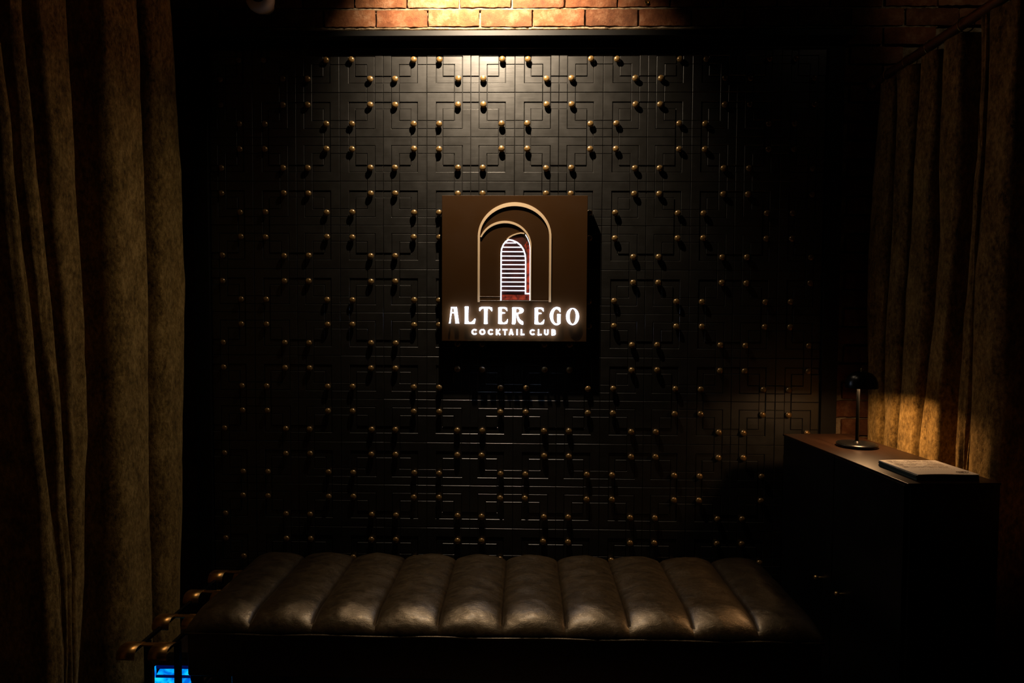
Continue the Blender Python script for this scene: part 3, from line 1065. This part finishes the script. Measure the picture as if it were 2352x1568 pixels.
# stack of menus
MENU_C = (1.352, -0.885)
rm = random.Random(4)
for i in range(6):
    zb = 1.0002 + i * 0.0031
    top = i == 5
    w, dpt = 0.098, 0.100
    lab = 'printed cream menu on top of the stack on the cabinet' if top else 'thin menu booklet inside the stack on the cabinet'
    t = thing('menu', lab, 'menu', (MENU_C[0] + rm.uniform(-.002, .002), MENU_C[1] + rm.uniform(-.002, .002), zb), 0.05 + rm.uniform(-0.02, 0.02), 'menus stacked on the cabinet')
    bm = bmesh.new()
    nx = 14
    cols = []
    for k in range(nx + 1):
        x = -w + 2 * w * k / nx
        lift = 0.0012 * math.sin(k / nx * 5.0) if top else 0.0
        cols.append([bm.verts.new((x, y, z + (lift if z > 0.002 else max(lift, 0) * 0.3))) for y, z in ((-dpt, 0.0), (dpt, 0.0), (dpt, 0.0028), (-dpt, 0.0028))])
    for a, c in zip(cols, cols[1:]):
        for k in range(4):
            bm.faces.new((a[k], a[(k + 1) % 4], c[(k + 1) % 4], c[k]))
    bm.faces.new(cols[0][::-1]); bm.faces.new(cols[-1])
    bmesh.ops.recalc_face_normals(bm, faces=bm.faces[:])
    finish('pages', bm, M_PAPER if top else M_COVER, t, 30)
    if top:
        bm = bmesh.new()
        for ln in range(13):                     # fine print far too small to read
            yv = 0.086 - ln * 0.0085
            x = -0.082
            while x < 0.070:
                wl = rm.uniform(0.008, 0.022)
                if rm.random() < 0.82 and not (ln in (4, 9)):
                    box(bm, x, min(x + wl, 0.072), yv - 0.0011, yv + 0.0011, 0.0040, 0.00415)
                x += wl + 0.0035
        for k in range(14):
            box(bm, -0.05 + k * 0.0085, -0.047 + k * 0.0085, -0.040, -0.038, 0.0040, 0.00415)
        finish('fine_print', bm, M_INK, t)
        bm = bmesh.new()
        for k in range(3):
            tube(bm, [(0.052 + 0.016 * k / 2 + 0.012 * math.cos(q / 8 * 6.0 + k), -0.076 + 0.007 * math.sin(q / 8 * 6.0 + k), 0.0041) for q in range(9)], 0.0006, 5)
        finish('printed_emblem', bm, M_INK, t)

# ------------------------------------------------------------------ brass plate rack between bench and curtain
rack = thing('plate_rack', 'low black rack with curled brass plates between bench and velvet curtain', 'rack', (0, 0, 0))
PX = ((-1.238, -1.180), (-1.136, -1.078))
RY = (-0.385, -0.580, -0.785, -0.985)
for y in RY:
    for x0, x1 in PX:
        bm = bmesh.new()
        pr = [(y + 0.050, 0.4290), (y + 0.030, 0.4335)]
        for k in range(9):
            a = k / 8 * math.radians(105)
            pr.append((y + 0.012 - 0.026 * math.sin(a), 0.4085 + 0.026 * math.cos(a)))
        prev = None
        for (yy, zz) in pr:
            cur = [bm.verts.new((x0, yy, zz)), bm.verts.new((x1, yy, zz))]
            if prev:
                bm.faces.new((prev[0], prev[1], cur[1], cur[0]))
            prev = cur
        bmesh.ops.recalc_face_normals(bm, faces=bm.faces[:])
        o = finish('brass_plate', bm, M_COPPER, rack, True)
        md = o.modifiers.new('thickness', 'SOLIDIFY'); md.thickness = 0.0022; md.offset = 0
    bm = bmesh.new(); box(bm, PX[0][1] - 0.004, PX[1][0] + 0.004, y + 0.024, y + 0.042, 0.4275, 0.4325, 0.0008, 1)
    finish('cross_bar', bm, M_COPPER, rack)
for x in (-1.209, -1.107):
    bm = bmesh.new(); box(bm, x - 0.006, x + 0.006, -0.990, -0.330, 0.4020, 0.4140, 0.001, 1)
    finish('rail', bm, M_BLACKMETAL, rack)
    for y in (-0.875, -0.345):
        bm = bmesh.new(); box(bm, x - 0.009, x + 0.009, y - 0.009, y + 0.009, 0.0, 0.4018, 0.001, 1)
        finish('post', bm, M_BLACKMETAL, rack)

# blue lit box on the floor behind the rack
blue = thing('light_box', 'glowing blue acrylic box on the floor behind the brass rack', 'light box', (-1.280, -0.60, 0.0))
bm = bmesh.new(); box(bm, -0.066, 0.072, 0.004, 0.10, 0.0, 0.165, 0.002, 1)
finish('housing', bm, M_BLACKMETAL, blue)


def slab(name, pts, y0, y1, m):
    bm = bmesh.new()
    fr = [bm.verts.new((x, y0, z)) for x, z in pts]
    bk = [bm.verts.new((x, y1, z)) for x, z in pts]
    bm.faces.new(fr); bm.faces.new(bk[::-1])
    for i in range(len(pts)):
        k = (i + 1) % len(pts)
        bm.faces.new((fr[i], bk[i], bk[k], fr[k]))
    bmesh.ops.recalc_face_normals(bm, faces=bm.faces[:])
    return finish(name, bm, m, blue)


slab('upper_pane', [(-0.058, 0.131), (-0.048, 0.150), (0.064, 0.152), (0.066, 0.131)], -0.002, 0.0038, M_BLUE)
slab('lower_pane', [(-0.066, 0.004), (-0.066, 0.118), (0.067, 0.118), (0.071, 0.100), (0.070, 0.004)], -0.002, 0.0038, M_BLUE)
slab('lintel', [(-0.060, 0.154), (-0.060, 0.164), (0.066, 0.164), (0.066, 0.154)], -0.002, 0.0038, M_BLUEDARK)
slab('divider', [(-0.062, 0.1195), (-0.060, 0.1300), (0.068, 0.1300), (0.070, 0.1195)], -0.003, 0.0038, M_BLUEDARK)
slab('side_edge', [(-0.066, 0.1195), (-0.066, 0.162), (-0.0625, 0.162), (-0.0625, 0.1195)], -0.002, 0.0038, M_BLUE)

# ------------------------------------------------------------------ security camera on the bricks
sec = thing('security_camera', 'round grey security camera with a dark lens on the brick wall', 'security camera', (-1.134, 0, 2.900))
bm = bmesh.new(); lathe(bm, [(0.034, -0.016), (0.036, -0.010), (0.036, 0.004), (0.034, 0.012)], 32, (0, 0, 0), 'Y')
finish('base', bm, M_GREY, sec, 40)
bm = bmesh.new(); lathe(bm, [(0.033, 0.0125), (0.050, 0.026), (0.0595, 0.044), (0.0625, 0.062), (0.060, 0.078), (0.051, 0.090), (0.036, 0.0955)], 40, (0, 0, 0), 'Y')
finish('housing', bm, M_GREY, sec, 40)
bm = bmesh.new(); lathe(bm, [(0.0355, 0.0950), (0.033, 0.0985), (0.024, 0.1035), (0.012, 0.106), (0.002, 0.1065)], 32, (0.004, 0, 0.006), 'Y')
finish('lens_dome', bm, M_GLASS, sec, 40)


# ------------------------------------------------------------------ ceiling spotlights
def spotlight(label, at, aim, group):
    t = thing('ceiling_spotlight', label, 'spotlight', at, 0, group)
    d = (Vector(aim) - Vector(at)).normalized()
    q = Vector((0, 0, -1)).rotation_difference(d)
    bm = bmesh.new()
    # can open at the light: rear cap at +z, rim at -0.004
    lathe(bm, [(0.024, 0.098), (0.034, 0.094), (0.037, 0.080), (0.037, 0.012), (0.0355, 0.011), (0.033, 0.014), (0.032, 0.022)], 28, cap=True)
    bm.transform(q.to_matrix().to_4x4())
    finish('can', bm, M_BLACKMETAL, t, 40)
    bm = bmesh.new()
    top = q @ Vector((0, 0, 0.092))
    tube(bm, [top, top + Vector((0, 0, 0.03)), (top.x, top.y, ROOM_Z - at[2] - 0.022)], 0.007, 10)
    finish('arm', bm, M_BLACKMETAL, t, 40)
    bm = bmesh.new(); lathe(bm, [(0.045, ROOM_Z - at[2] - 0.022), (0.047, ROOM_Z - at[2] - 0.018), (0.047, ROOM_Z - at[2] - 0.0005)], 28, (top.x, top.y, 0))
    finish('canopy', bm, M_BLACKMETAL, t, 40)
    bm = bmesh.new(); lathe(bm, [(0.030, 0.023), (0.022, 0.020), (0.002, 0.0190)], 24)
    bm.transform(q.to_matrix().to_4x4())
    finish('lens', bm, M_LENS, t, 40)
    return t


def spot(parent, aim, size, blend, watts, col, radius):
    d = bpy.data.lights.new('spotlight_beam', 'SPOT')
    d.energy = watts; d.color = col; d.spot_size = math.radians(size); d.spot_blend = blend; d.shadow_soft_size = radius
    o = bpy.data.objects.new('spotlight_beam', d); COL.objects.link(o)
    o.parent = parent
    v = (Vector(aim) - parent.location).normalized()
    o.rotation_euler = v.to_track_quat('-Z', 'Y').to_euler()
    return o


AIM = (-0.12, 0.0, 2.85)
s1 = spotlight('black ceiling spotlight aimed at the panelling over the sign', LAMP_AT, AIM, 'ceiling spotlights')
spot(s1, AIM, 105, 1.0, BEAM_W, WARM, 0.012)
spot(s1, (-0.50, -0.50, 0.4), 108, 1.0, SPILL_W, WARM, 0.012)
spot(s1, (0.0, -0.72, 0.45), 40, 1.0, CORE_W, WARM, 0.012)
s2at = Vector((1.75, -0.80, 3.20))
s2 = spotlight('black ceiling spotlight aimed at the bricks over the curtain rod', s2at, (2.02, 0.04, 2.90), 'ceiling spotlights')
spot(s2, (2.02, 0.04, 2.90), 60, 1.0, SIDE_W, WARM, 0.012)
